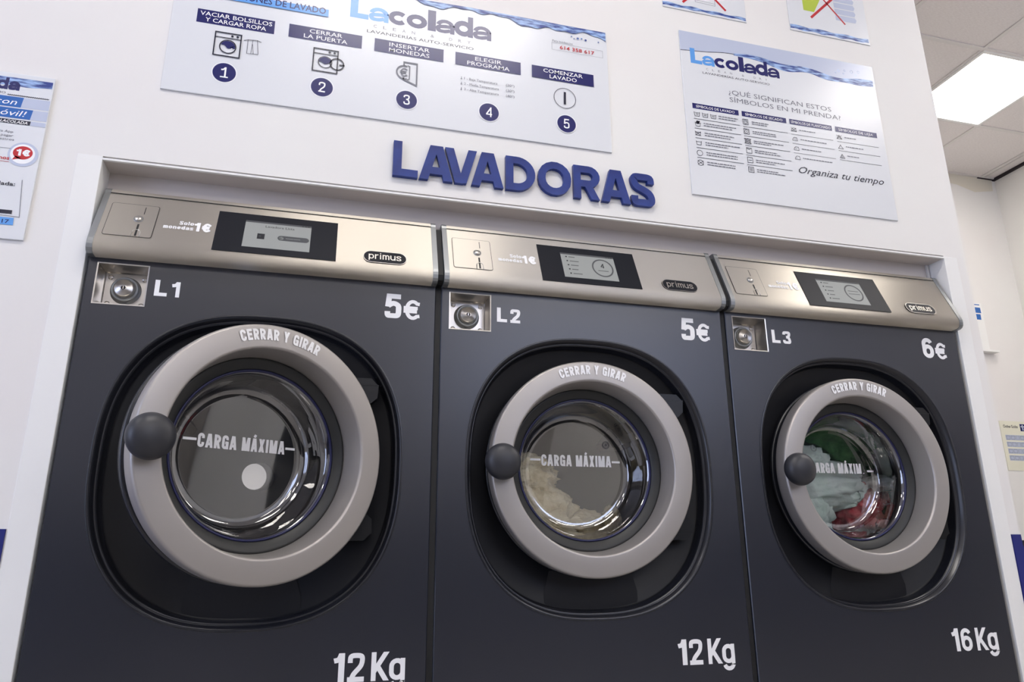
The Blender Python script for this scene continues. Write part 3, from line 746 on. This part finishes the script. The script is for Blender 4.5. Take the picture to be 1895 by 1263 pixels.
# ------------------------------------------------------------------ printed signs
def sign(name, x0, x1, z0, z1, label, th=.005, m=None, group='printed signs on the white wall', y=0.0, cat='sign'):
    t = tag(empty(name, ((x0+x1)/2, y, z0)), label, cat, group)
    cx = (x0+x1)/2
    a = MB(); a.box(x0-cx, x1-cx, -th, -.0002, 0, z1-z0); a.build('board', m or m_board, t, bevel=.0008)
    k = [0]
    def layer():     # next print layer, a hair above the last one
        k[0] += 1; yy = -th-.00015-.00005*k[0]
        return lambda x, z: (x0-cx+x, yy, z)
    return t, layer
MM = .001
def poly(mb, fn, pts, m=0): mb.face([fn(x*MM, z*MM) for x, z in pts], m)
def at(fn, x, z): return lambda u, v: fn(x*MM+u, z*MM+v)
def disc(mb, fn, x, z, r, m=0, n=36): poly(mb, fn, arc(x, z, r, r, 0, 360, n)[:-1], m)
def hoop(mb, fn, x, z, r, w, m=0, n=36, a0=0, a1=360):
    o = arc(x, z, r, r, a0, a1, n); i = arc(x, z, r-w, r-w, a0, a1, n)
    for j in range(n): poly(mb, fn, [o[j], o[j+1], i[j+1], i[j]], m)
def line(mb, fn, pts, w, m=0, closed=False):
    for q in quads(dedupe(pts, closed), closed, w): poly(mb, fn, q, m)
def band(mb, fn, top, bot, m=0):
    for i in range(len(top)-1): poly(mb, fn, [top[i], top[i+1], bot[i+1], bot[i]], m)
def squiggle(mb, fn, x, z, w, h, seed, m=0):   # a line of print too small to read
    rnd = random.Random(seed); u = x
    while u < x+w:
        l = rnd.uniform(4, 12)
        poly(mb, fn, [(u, z), (min(u+l, x+w), z), (min(u+l, x+w), z+h), (u, z+h)], m); u += l+rnd.uniform(1.2, 2.2)
def logo(t, layer, x, z, k):
    f = layer(); a = MB()
    write(a, 'L', 50*k*MM, 70*k*MM, at(f, x, z), 0, t=.235, W=.62)
    write(a, 'a', 54*k*MM, 46*k/.76*MM, at(f, x+51*k, z), 0, t=.19, W=.80)
    for ch, px, pw in (('c', 105, 54), ('o', 155, 58), ('l', 215, 23), ('a', 238, 54), ('d', 290, 56), ('a', 346, 54)):
        write(a, ch, pw*k*MM, (70*k if ch in 'ld' else 46*k/.76)*MM, at(f, x+px*k, z), 1, t=.235 if ch != 'a' else .19, W=(.86 if ch != 'a' else .80) if ch != 'l' else .5875)
    a.build('logo', [m_sky, m_navy], t)
    f = layer(); a = MB()
    for i, ch in enumerate('CLEAN & DRY'):
        if ch != ' ': print_text(a, ch, (9 if ch != '&' else 10)*k*MM, 10*k*MM, at(f, x+(65+i*26.5)*k, z-22*k), 1)
    print_text(a, 'LAVANDERÍAS AUTO-SERVICIO', 300*k*MM, 9.5*k*MM, at(f, x+48*k, z-41*k), 0)
    a.build('tagline', [m_ink, m_grey], t)

# the washing instructions, five steps
t, lay = sign('instruction_sign', .0935, 1.2975, 1.665, 2.0765, 'long white wash instruction sign with five numbered steps')
logo(t, lay, 443, 309, 1.0)
STEP = [(60, 'VACIAR BOLSILLOS', 'Y CARGAR ROPA', 178, 150), (288, 'CERRAR', 'LA PUERTA', 86, 114), (513.5, 'INSERTAR', 'MONEDAS', 112, 112), (739, 'ELEGIR', 'PROGRAMA', 78, 124), (964, 'COMENZAR', 'LAVADO', 122, 84)]
NUMX = [142, 384, 607, 837, 1066]
for i, (x, l1, l2, w1, w2) in enumerate(STEP):
    f = lay(); a = MB(); poly(a, f, [(x, 211), (x+191.5, 211), (x+191.5, 252.5), (x, 252.5)])
    f = lay()
    print_text(a, l1, w1*MM, 12.5*MM, at(f, x+96-w1/2, 234.5), 1, .006); print_text(a, l2, w2*MM, 12.5*MM, at(f, x+96-w2/2, 217), 1, .006)
    a.build('step_heading', [m_navy, m_white], t)
    f = lay(); a = MB(); disc(a, f, NUMX[i], 71.5, 30.5, 1); f = lay(); disc(a, f, NUMX[i], 71.5, 29.3, 2); f = lay(); disc(a, f, NUMX[i], 71.5, 28, 0); f = lay()
    write(a, str(i+1), (17 if i else 13)*MM, 31*MM, at(f, NUMX[i]-(8.5 if i else 8), 56.5), 1, t=.13, W=.6)
    if i == 0: poly(a, f, [(NUMX[0]-9, 56.5), (NUMX[0]+10, 56.5), (NUMX[0]+10, 60), (NUMX[0]-9, 60)], 1)
    a.build('step_number', [m_navy, m_white, m_board], t)
def washer_icon(x, z, fn, a, mini=False):
    line(a, fn, [(x, z), (x+63, z), (x+63, z+70), (x, z+70)], 3.2, 0, True); line(a, fn, [(x, z+55), (x+63, z+55)], 2.4)
    disc(a, fn, x+41, z+62.5, 3.2); disc(a, fn, x+54, z+62.5, 3.2)
f = lay(); a = MB(); washer_icon(110, 120, f, a); hoop(a, f, 143, 149, 21, 2.8); 
cr = arc(143, 149, 17.5, 17.5, 165, -12, 20); poly(a, f, cr+[(152, 146), (143, 144), (134, 153)], 1)
for dx, dz in ((9, 2), (13, 4), (11, -1)): disc(a, f, 143+dx-1, 149+dz-3, 1.7, 2)
a.build('pictogram', [m_ink, m_navy, m_white], t)
f = lay(); a = MB()
line(a, f, [(180, 176), (190, 180), (213, 182), (223, 178)], 1.6); line(a, f, [(190, 180), (190, 138), (218, 140), (213, 182)], 1.1); line(a, f, [(202, 181), (201, 165), (200, 139)], 1.0); line(a, f, [(202, 168), (206, 139)], 1.0)
a.build('pictogram', m_ink, t)
f = lay(); a = MB(); washer_icon(356, 119, f, a); hoop(a, f, 387, 149, 18.5, 2.2); poly(a, f, arc(387, 149, 16, 16, 175, 5, 20)+[(396, 147), (387, 143), (378, 148)], 1); hoop(a, f, 418, 148, 19, 3.2); line(a, f, [(424, 147), (438, 147)], 4)
a.build('pictogram', [m_ink, m_navy], t)
f = lay(); a = MB(); line(a, f, [(596, 178), (596, 190), (632, 190), (632, 120), (596, 134), (596, 145)], 4.2); hoop(a, f, 598, 157, 23, 4.0, 0, 36, 70, 290); line(a, f, [(606, 180), (612, 178), (612, 138), (606, 134)], 3.2)
write(a, '€', 20*MM, 27*MM, at(f, 586, 144), 0, t=.12, W=.75); a.build('pictogram', m_grey, t)
f = lay()
for k, (s_, tm) in enumerate((('1 - Baja Temperatura', '(20º)'), ('2 - Media Temperatura', '(30º)'), ('3 - Alta Temperatura', '(40º)'))):
    a = MB(); print_text(a, s_, (100 if k else 96)*MM, 8*MM, at(f, 765, 165-17.5*k)); print_text(a, tm, 25*MM, 8*MM, at(f, 886, 165-17.5*k)); line(a, f, [(757, 165-17.5*k), (757, 173-17.5*k)], 1.6); line(a, f, [(754.5, 166-17.5*k), (759.5, 166-17.5*k)], 1.6)
    a.build('program_line', m_grey, t)
f = lay(); a = MB(); hoop(a, f, 1063, 156, 34, 1.6); line(a, f, [(1063.5, 177), (1062.5, 135)], 6.5); a.build('pictogram', m_ink, t)
f = lay(); a = MB(); line(a, f, [(1027, 318), (1188, 318), (1188, 343), (1027, 343)], .7, 1, True); print_text(a, '614 358 617', 109*MM, 12*MM, at(f, 1052, 324), 0, .012); print_text(a, 'Para incidencias', 64*MM, 7*MM, at(f, 1029, 346), 1); a.build('phone_number', [m_red, m_grey], t)
def wave(pts, n=8): return spl(pts, n)
f = lay(); a = MB()
xs = [x for x in range(540, 1205, 12)]
top = []; bot = []
for x in xs:
    u = (x-540)/664
    top.append((x, 411.4-3*max(0, sin(u*9))*(1-u)-.0)); th_ = 6+22*u+7*sin(x*.021)+5*sin(x*.047+1)+3*sin(x*.11)
    bot.append((x, 411.4-max(2, th_)))
band(a, f, top, bot)
for k, (x, z, r) in enumerate(((1110, 372, 4), (1122, 374, 3), (1135, 371, 3.5), (1176, 372, 2.5), (1090, 376, 2.5), (1098, 369, 2))): disc(a, f, x, z, r, 0, 10)
a.build('water_band', m_water, t)
f = lay(); a = MB(); poly(a, f, [(30, 294), (386, 294), (386, 317), (30, 317)]); f = lay(); print_text(a, 'INSTRUCCIONES DE LAVADO', 322*MM, 20*MM, at(f, 57, 301), 1, .014); a.build('title_banner', [m_sky, m_navy], t)

# the care symbol chart
t, lay = sign('care_symbol_sign', 1.547, 2.276, 1.565, 2.1425, 'white laundry care symbol chart with script line at the bottom corner')
f = lay(); a = MB(); hor = wave([(0, 503), (90, 512), (160, 522), (220, 522), (320, 520), (420, 512), (520, 507), (620, 508), (729, 508)])
band(a, f, [(x, 576.5) for x, z in hor], hor); a.build('sky_band', m_lilac, t)
f = lay(); a = MB(); ln = [(x, z) for x, z in hor if x < 200]; line(a, f, ln, 2.2, 1)
tp = []; bt = []
for x in range(190, 730, 9):
    u = (x-190)/540; zc = 524-16*u+5*sin(x*.03); tp.append((x, zc+5+8*sin(u*7)*u)); bt.append((x, zc-3-16*sin(min(1, u*2.2)*pi/2)+5*sin(x*.045)*u))
band(a, f, tp, bt)
for x, z, r in ((588, 536, 5), (612, 540, 4), (640, 541, 6), (606, 528, 3.5), (655, 531, 4), (575, 527, 3), (668, 545, 5)): hoop(a, f, x, z, r, 1.2, 0, 14)
a.build('water_band', [m_water, m_ink], t)
logo(t, lay, 33, 461, .80)
f = lay(); a = MB(); print_text(a, '¿QUÉ SIGNIFICAN ESTOS', 378*MM, 17*MM, at(f, 157, 368), 0); print_text(a, 'SÍMBOLOS EN MI PRENDA?', 409*MM, 17*MM, at(f, 158, 341), 0); a.build('question_heading', m_grey, t)
for x, w_, s_ in ((25, 160, 'SÍMBOLOS DE LAVADO'), (196, 160, 'SÍMBOLOS DE SECADO'), (368, 158, 'SÍMBOLOS DE PLANCHADO'), (539.5, 161, 'SÍMBOLOS DE LEJÍA')):
    f = lay(); a = MB(); poly(a, f, [(x, 295.5), (x+w_, 295.5), (x+w_, 314), (x, 314)]); f = lay(); print_text(a, s_, (134 if 'PL' not in s_ else 148)*MM, 9*MM, at(f, x+12 if 'PL' not in s_ else x+5, 300), 1); a.build('column_heading', [m_navy, m_white], t)
def tub(a, f, x, z, s=9): line(a, f, [(x-s, z+s*.8), (x-s*.75, z-s*.7), (x+s*.75, z-s*.7), (x+s, z+s*.8)], 1.5); line(a, f, [(x-s, z+s*.5), (x+s, z+s*.5)], 1.1)
def sq(a, f, x, z, s=9): line(a, f, [(x-s, z-s), (x+s, z-s), (x+s, z+s), (x-s, z+s)], 1.5, 0, True)
def iron(a, f, x, z, s=9): line(a, f, [(x-s, z-s*.6), (x+s, z-s*.6), (x+s*.8, z+s*.7), (x-s*.3, z+s*.7), (x-s*.9, z)], 1.4, 0, True)
def tri(a, f, x, z, s=9): line(a, f, [(x-s, z-s*.75), (x+s, z-s*.75), (x, z+s*.8)], 1.4, 0, True)
def cross(a, f, x, z, s=10): line(a, f, [(x-s, z-s*.7), (x+s, z+s*.7)], 1.3); line(a, f, [(x-s, z+s*.7), (x+s, z-s*.7)], 1.3)
f = lay(); a = MB()
zr = [276, 242, 208, 175, 141, 108]
for k in range(3): tub(a, f, 38+28*k, 276, 10); print_text(a, ('30', '40', '60')[k], 9*MM, 6*MM, at(f, 33.5+28*k, 273))
tub(a, f, 38, 240); disc(a, f, 38, 247, 6); line(a, f, [(38, 246), (45, 252)], 4)
tub(a, f, 36, 208); cross(a, f, 36, 208); tub(a, f, 36, 175); hoop(a, f, 36, 141, 10, 1.5); hoop(a, f, 36, 108, 10, 1.5); cross(a, f, 36, 108)
for k in range(5): line(a, f, [(26, 259-33.5*k), (185, 260-33.5*k)], 1.4)
for k in range(6): squiggle(a, f, 112 if k == 0 else 58, zr[k]+3, 68 if k == 0 else 95+(k*17) % 28, 3.4, k, 1); squiggle(a, f, 112 if k == 0 else 58, zr[k]-5, 62 if k == 0 else 70+(k*29) % 40, 3.4, 10+k, 1)
sq(a, f, 206, 276); hoop(a, f, 206, 276, 7, 1.4); disc(a, f, 204, 276, 1.2); disc(a, f, 208, 276, 1.2)
sq(a, f, 206, 242); hoop(a, f, 206, 242, 7, 1.4); disc(a, f, 206, 242, 1.4)
sq(a, f, 207, 208); hoop(a, f, 207, 208, 7, 1.4); cross(a, f, 207, 208, 13)
sq(a, f, 208, 175); line(a, f, [(200, 184), (208, 178), (216, 184)], 1.2); sq(a, f, 208, 142); line(a, f, [(203, 142), (213, 142)], 1.6)
sq(a, f, 208, 109)
for k in range(3): line(a, f, [(204+4*k, 103), (204+4*k, 115)], 1.4)
for k in range(5): line(a, f, [(196, 259-33.5*k), (356, 260-33.5*k)], 1.4)
for k in range(6): squiggle(a, f, 228, zr[k]+2, 60+(k*23) % 50, 3.2, 20+k, 1); squiggle(a, f, 228, zr[k]-5, 54+(k*31) % 55, 3.2, 30+k, 1)
iron(a, f, 380, 276); cross(a, f, 380, 276); iron(a, f, 380, 242); iron(a, f, 381, 208); iron(a, f, 381, 175)
for j, n_ in ((1, 3), (2, 2), (3, 1)):
    for q in range(n_): disc(a, f, 378+3.4*q, zr[j], 1.1)
for k in range(3): line(a, f, [(369, 259-33.5*k), (525, 260-33.5*k)], 1.1)
for k in range(4): squiggle(a, f, 400, zr[k], 60+(k*37) % 62, 3.0, 40+k, 1)
tri(a, f, 550, 276); cross(a, f, 550, 276); tri(a, f, 550, 240); tri(a, f, 551, 206); line(a, f, [(548, 200), (551, 209)], 1.1); line(a, f, [(552, 200), (554, 205)], 1.1)
for k in range(3): line(a, f, [(540, 259-33.5*k), (700, 260-33.5*k)], 1.1)
for k in range(3): squiggle(a, f, 570, zr[k], 44+(k*23) % 45, 3.0, 50+k, 1)
a.build('symbol_table', [m_ink, m_grey], t)
f = lay(); a = MB(); print_text(a, 'Organiza tu tiempo', 318*MM, 24*MM, at(f, 379, 122), 0, 0, .45); a.build('script_line', m_ink, t)

# two prohibition posters whose lower edges show
t, lay = sign('prohibition_poster', 1.499, 1.802, 2.2255, 2.440, 'small white poster with a red cross over a grey appliance', th=.003)
f = lay(); a = MB()
band(a, f, [(3*i, 19+2*sin(i*.22)-.03*i) for i in range(101)], [(3*i, 6+1.5*sin(i*.3)) for i in range(101)]); a.build('water_band', m_water, t)
f = lay(); a = MB(); line(a, f, [(118, 42), (190, 40), (190, 130), (118, 130)], 1.2, 0, True); line(a, f, [(118, 50), (190, 48)], 1.0); a.build('appliance_drawing', m_grey, t)
f = lay(); a = MB(); line(a, f, [(72, 30), (236, 190)], 8); line(a, f, [(228, 30), (72, 190)], 8); a.build('red_cross', m_red, t)
t, lay = sign('prohibition_poster', 1.970, 2.288, 2.2345, 2.450, 'small white poster with a red cross over lime cloth and towels', th=.003)
f = lay(); a = MB()
band(a, f, [(3.13*i, 22+2*sin(i*.2)) for i in range(101)], [(3.13*i, 6+2*sin(i*.27)) for i in range(101)]); a.build('water_band', m_water, t)
f = lay(); a = MB(); poly(a, f, [(62, 92), (104, 92), (135, 150), (140, 190), (62, 190)]); a.build('cloth_picture', m_green, t)
f = lay(); a = MB()
for k in range(4): poly(a, f, [(190, 78+26*k), (270, 80+26*k), (276, 92+26*k), (270, 102+26*k), (190, 100+26*k)])
a.build('towel_picture', m_lilac, t)
f = lay(); a = MB(); line(a, f, [(88, 66), (208, 186)], 9); line(a, f, [(226, 66), (110, 200)], 6); a.build('red_cross', m_red, t)

# phone payment poster at the left
t, lay = sign('app_poster', -.431, -.134, 1.229, 1.649, 'white phone payment poster with a red 1€ bubble', th=.006)
f = lay(); a = MB()
band(a, f, [(3*i, 408) for i in range(99)], [(3*i, 384-4*sin(i*.05)+2*sin(i*.21)) for i in range(99)]); a.build('water_band', m_water, t)
f = lay(); a = MB()
write(a, 'Lacolada', 178*MM, 32*MM, at(f, 50, 374), 0, t=.235, W=.8, gap=.02); a.build('logo', m_navy, t)
f = lay(); a = MB(); print_text(a, 'AUTO-SERVICIO', 90*MM, 6*MM, at(f, 112, 362), 0); line(a, f, [(x, 361+(.8 if i % 2 else -.8)) for i, x in enumerate(range(206, 294, 2))], 1.8); a.build('tagline', m_ink, t)
for x1, x2, z0, z1, s_, w_ in ((241, 296, 330, 357, '¡Lava con', 118), (265, 296, 301, 327, 'tu móvil!', 112)):
    f = lay(); a = MB(); poly(a, f, [(20, z0), (x1-3, z0), (x1, z1), (20, z1)]); poly(a, f, [(x1-3, z0), (x2, z0), (x2, z1), (x1, z1)], 2); f = lay(); print_text(a, s_, w_*MM, 15*MM, at(f, x1-12-w_, z0+6), 1, .0, .25); a.build('slogan_banner', [m_mid, m_white, m_lilac], t)
f = lay(); a = MB(); poly(a, f, [(30, 286), (264, 286), (265, 297), (30, 297)]); poly(a, f, [(265, 286), (296, 286), (296, 297), (265, 297)], 2); f = lay(); print_text(a, 'LACOLADA', 56*MM, 7*MM, at(f, 203, 288), 1, .012, .2); a.build('app_name', [m_ink, m_white, m_lilac], t)
f = lay(); a = MB(); print_text(a, 'Con nuestra App', 74*MM, 6.5*MM, at(f, 160, 262)); print_text(a, 'puedes pagar', 62*MM, 6.5*MM, at(f, 174, 252)); print_text(a, 'en nuestros', 56*MM, 6.5*MM, at(f, 183, 242)); a.build('small_print', m_grey, t)
f = lay(); a = MB(); disc(a, f, 263, 210, 31, 0); f = lay(); disc(a, f, 262, 211, 25, 1); f = lay(); poly(a, f, arc(262, 214, 20, 17, 0, 360, 30)[:-1], 2); poly(a, f, [(248, 205), (243, 194), (262, 200)], 2); f = lay()
write(a, '1€', 27*MM, 17*MM, at(f, 249, 206), 1, t=.22, W=.6); a.build('price_bubble', [m_lilac, m_white, m_red], t)
f = lay(); a = MB(); print_text(a, 'te damos', 58*MM, 9*MM, at(f, 180, 193), 0, .02); line(a, f, [(180, 188), (238, 188)], 1.0, 0); line(a, f, [(180, 222), (236, 222)], 1.0, 1); a.build('offer_line', [m_red, m_grey], t)
f = lay(); a = MB(); print_text(a, 'lacolada:', 62*MM, 9*MM, at(f, 198, 129), 0, .015); line(a, f, [(150, 60), (281, 54), (272, 146)], 1.2, 1); poly(a, f, [(205, 60), (265, 60), (265, 69), (205, 69)], 0); poly(a, f, [(150, 33), (272, 33), (271, 51), (150, 51)], 2); f = lay(); print_text(a, '614 35 86 17', 92*MM, 9*MM, at(f, 171, 37), 3, .012)
a.build('contact_panel', [m_ink, m_grey, m_sky, m_navy], t)

# papers on the far wall
t, lay = sign('wall_poster', 4.56, 4.846, 1.83, 2.165, 'white poster with blue print half hidden by the partition edge', th=.004, m=m_trim, y=YB, group='papers on the far wall')
f = lay(); a = MB()
poly(a, f, [(120, 318), (268, 318), (268, 325), (120, 325)]); poly(a, f, [(130, 262), (272, 262), (270, 302), (130, 302)]); poly(a, f, [(150, 214), (262, 214), (264, 254), (150, 254)]); a.build('blue_print', m_mid, t)
a = MB(); a.box(-.04, .175, -.045, 0, -.022, -.008); a.build('holder', m_trim, t)
t, lay = sign('clothes_guide', 4.800, 5.140, 1.03, 1.352, 'cream clothes guide sheet with rows of small pictures', th=.003, m=m_cream, y=YB, group='papers on the far wall')
f = lay(); a = MB(); print_text(a, 'Clothes Guides', 120*MM, 18*MM, at(f, 26, 278), 0, .02); poly(a, f, [(165, 258), (210, 258), (210, 305), (165, 305)], 1); f = lay(); poly(a, f, [(182, 264), (192, 264), (192, 300), (182, 300)], 2); poly(a, f, [(172, 284), (203, 284), (203, 292), (172, 292)], 2); a.build('sheet_title', [m_ink, m_navy, m_lilac], t)
f = lay(); a = MB()
for k in range(4):
    z = 196-44*k; poly(a, f, [(30, z), (315, z), (315, z+34), (30, z+34)], 0)
    for j in range(7): line(a, f, [(38+38*j, z+6), (66+38*j, z+6), (66+38*j, z+28), (38+38*j, z+28)], 2.4, 1, True)
a.build('picture_rows', [m_lilac, m_grey], t)

# navy box behind the partition
t = tag(empty('storage_box', (4.06, 1.26, 0)), 'navy box with black lid standing behind the white partition end', 'box')
a = MB(); a.box(-.36, .36, -.24, .24, 0, .565); a.build('box_body', m_wains, t, bevel=.004)
a = MB(); a.box(-.37, .37, -.25, .25, .565, .59); a.build('lid', m_black, t, bevel=.003)
a = MB(); a.box(-.33, .2, -.2420, -.2405, .40, .535); a.build('paper_label', m_lilac, t)

# grey parcel lockers behind the camera, seen mirrored in the door glass
def lockers(x0, y0, z1, n, wcol, rot, label):
    t = tag(empty('parcel_locker', (x0, y0, 0)), label, 'locker', 'grey locker banks behind the camera')
    a = MB(); a.box(0, n*wcol, 0, .35, 0, z1); a.build('carcass', m_lock, t)
    for i in range(n):
        for k in range(9):
            h_ = (z1-.08)/9
            a = MB(); a.box(i*wcol+.006, (i+1)*wcol-.006, -.012, 0, .04+k*h_+.004, .04+(k+1)*h_-.004); a.build('locker_door', m_lock, t)
    a = MB(); a.box(.12, .34, -.03, -.0125, 1.15, 1.40); sd = a.build('terminal', m_black, t)
    a = MB(); a.box(.145, .315, -.033, -.031, 1.19, 1.36); a.build('terminal_screen', m_screen, sd)
    t.rotation_euler = (0, 0, rot)
lockers(4.85, -3.80, 1.85, 3, .45, radians(-90), 'grey parcel lockers along the right wall')
lockers(3.10, -5.24, 1.90, 3, .45, radians(180), 'grey parcel lockers along the rear wall')

# made-up dark benches behind the camera, added to darken the low cabinet reflections
for x0, x1, lab in ((-2.7, -.1, 'added dark bench by the shop window'), (.15, 2.0, 'added dark bench straight behind the camera'), (2.25, 4.1, 'added dark bench in front of the rear lockers')):
    t = tag(empty('added_bench', ((x0+x1)/2, -3.0, 0)), lab, 'bench', 'unseen benches added behind the camera')
    h = (x1-x0)/2
    a = MB(); a.box(-h, h, -.22, .22, .42, .46); a.build('seat', m_knob, t, bevel=.006)
    a = MB(); a.box(-h, h, -.26, -.22, .44, .86); a.build('backrest', m_knob, t, bevel=.006)
    a = MB(); a.box(-h+.1, h-.1, .12, .15, .04, .42); a.build('front_panel', m_knob, t)
    for sx in (-1, 1):
        a = MB(); a.box(sx*(h-.06)-.03, sx*(h-.06)+.03, -.2, .2, 0, .42); a.build('leg', m_black, t, bevel=.004)

# made-up vending machine, added as a dark shape for the open door's reflection
t = tag(empty('added_vending', (4.9, -2.75, 0)), 'added dark vending machine against the right wall', 'vending machine')
a = MB(); a.box(-.3, .3, -.40, .40, .03, 1.52); a.build('cabinet', m_black, t, bevel=.01)
a = MB(); a.box(-.306, -.3005, -.34, .14, .55, 1.42); a.build('front_window', m_glassblk, t, bevel=.002)
a = MB(); a.box(-.306, -.3005, .18, .36, .95, 1.25); a.build('keypad_panel', m_red, t, bevel=.002)
a = MB(); a.box(-.306, -.3005, -.34, .14, .16, .36); a.build('delivery_flap', m_knob, t, bevel=.002)
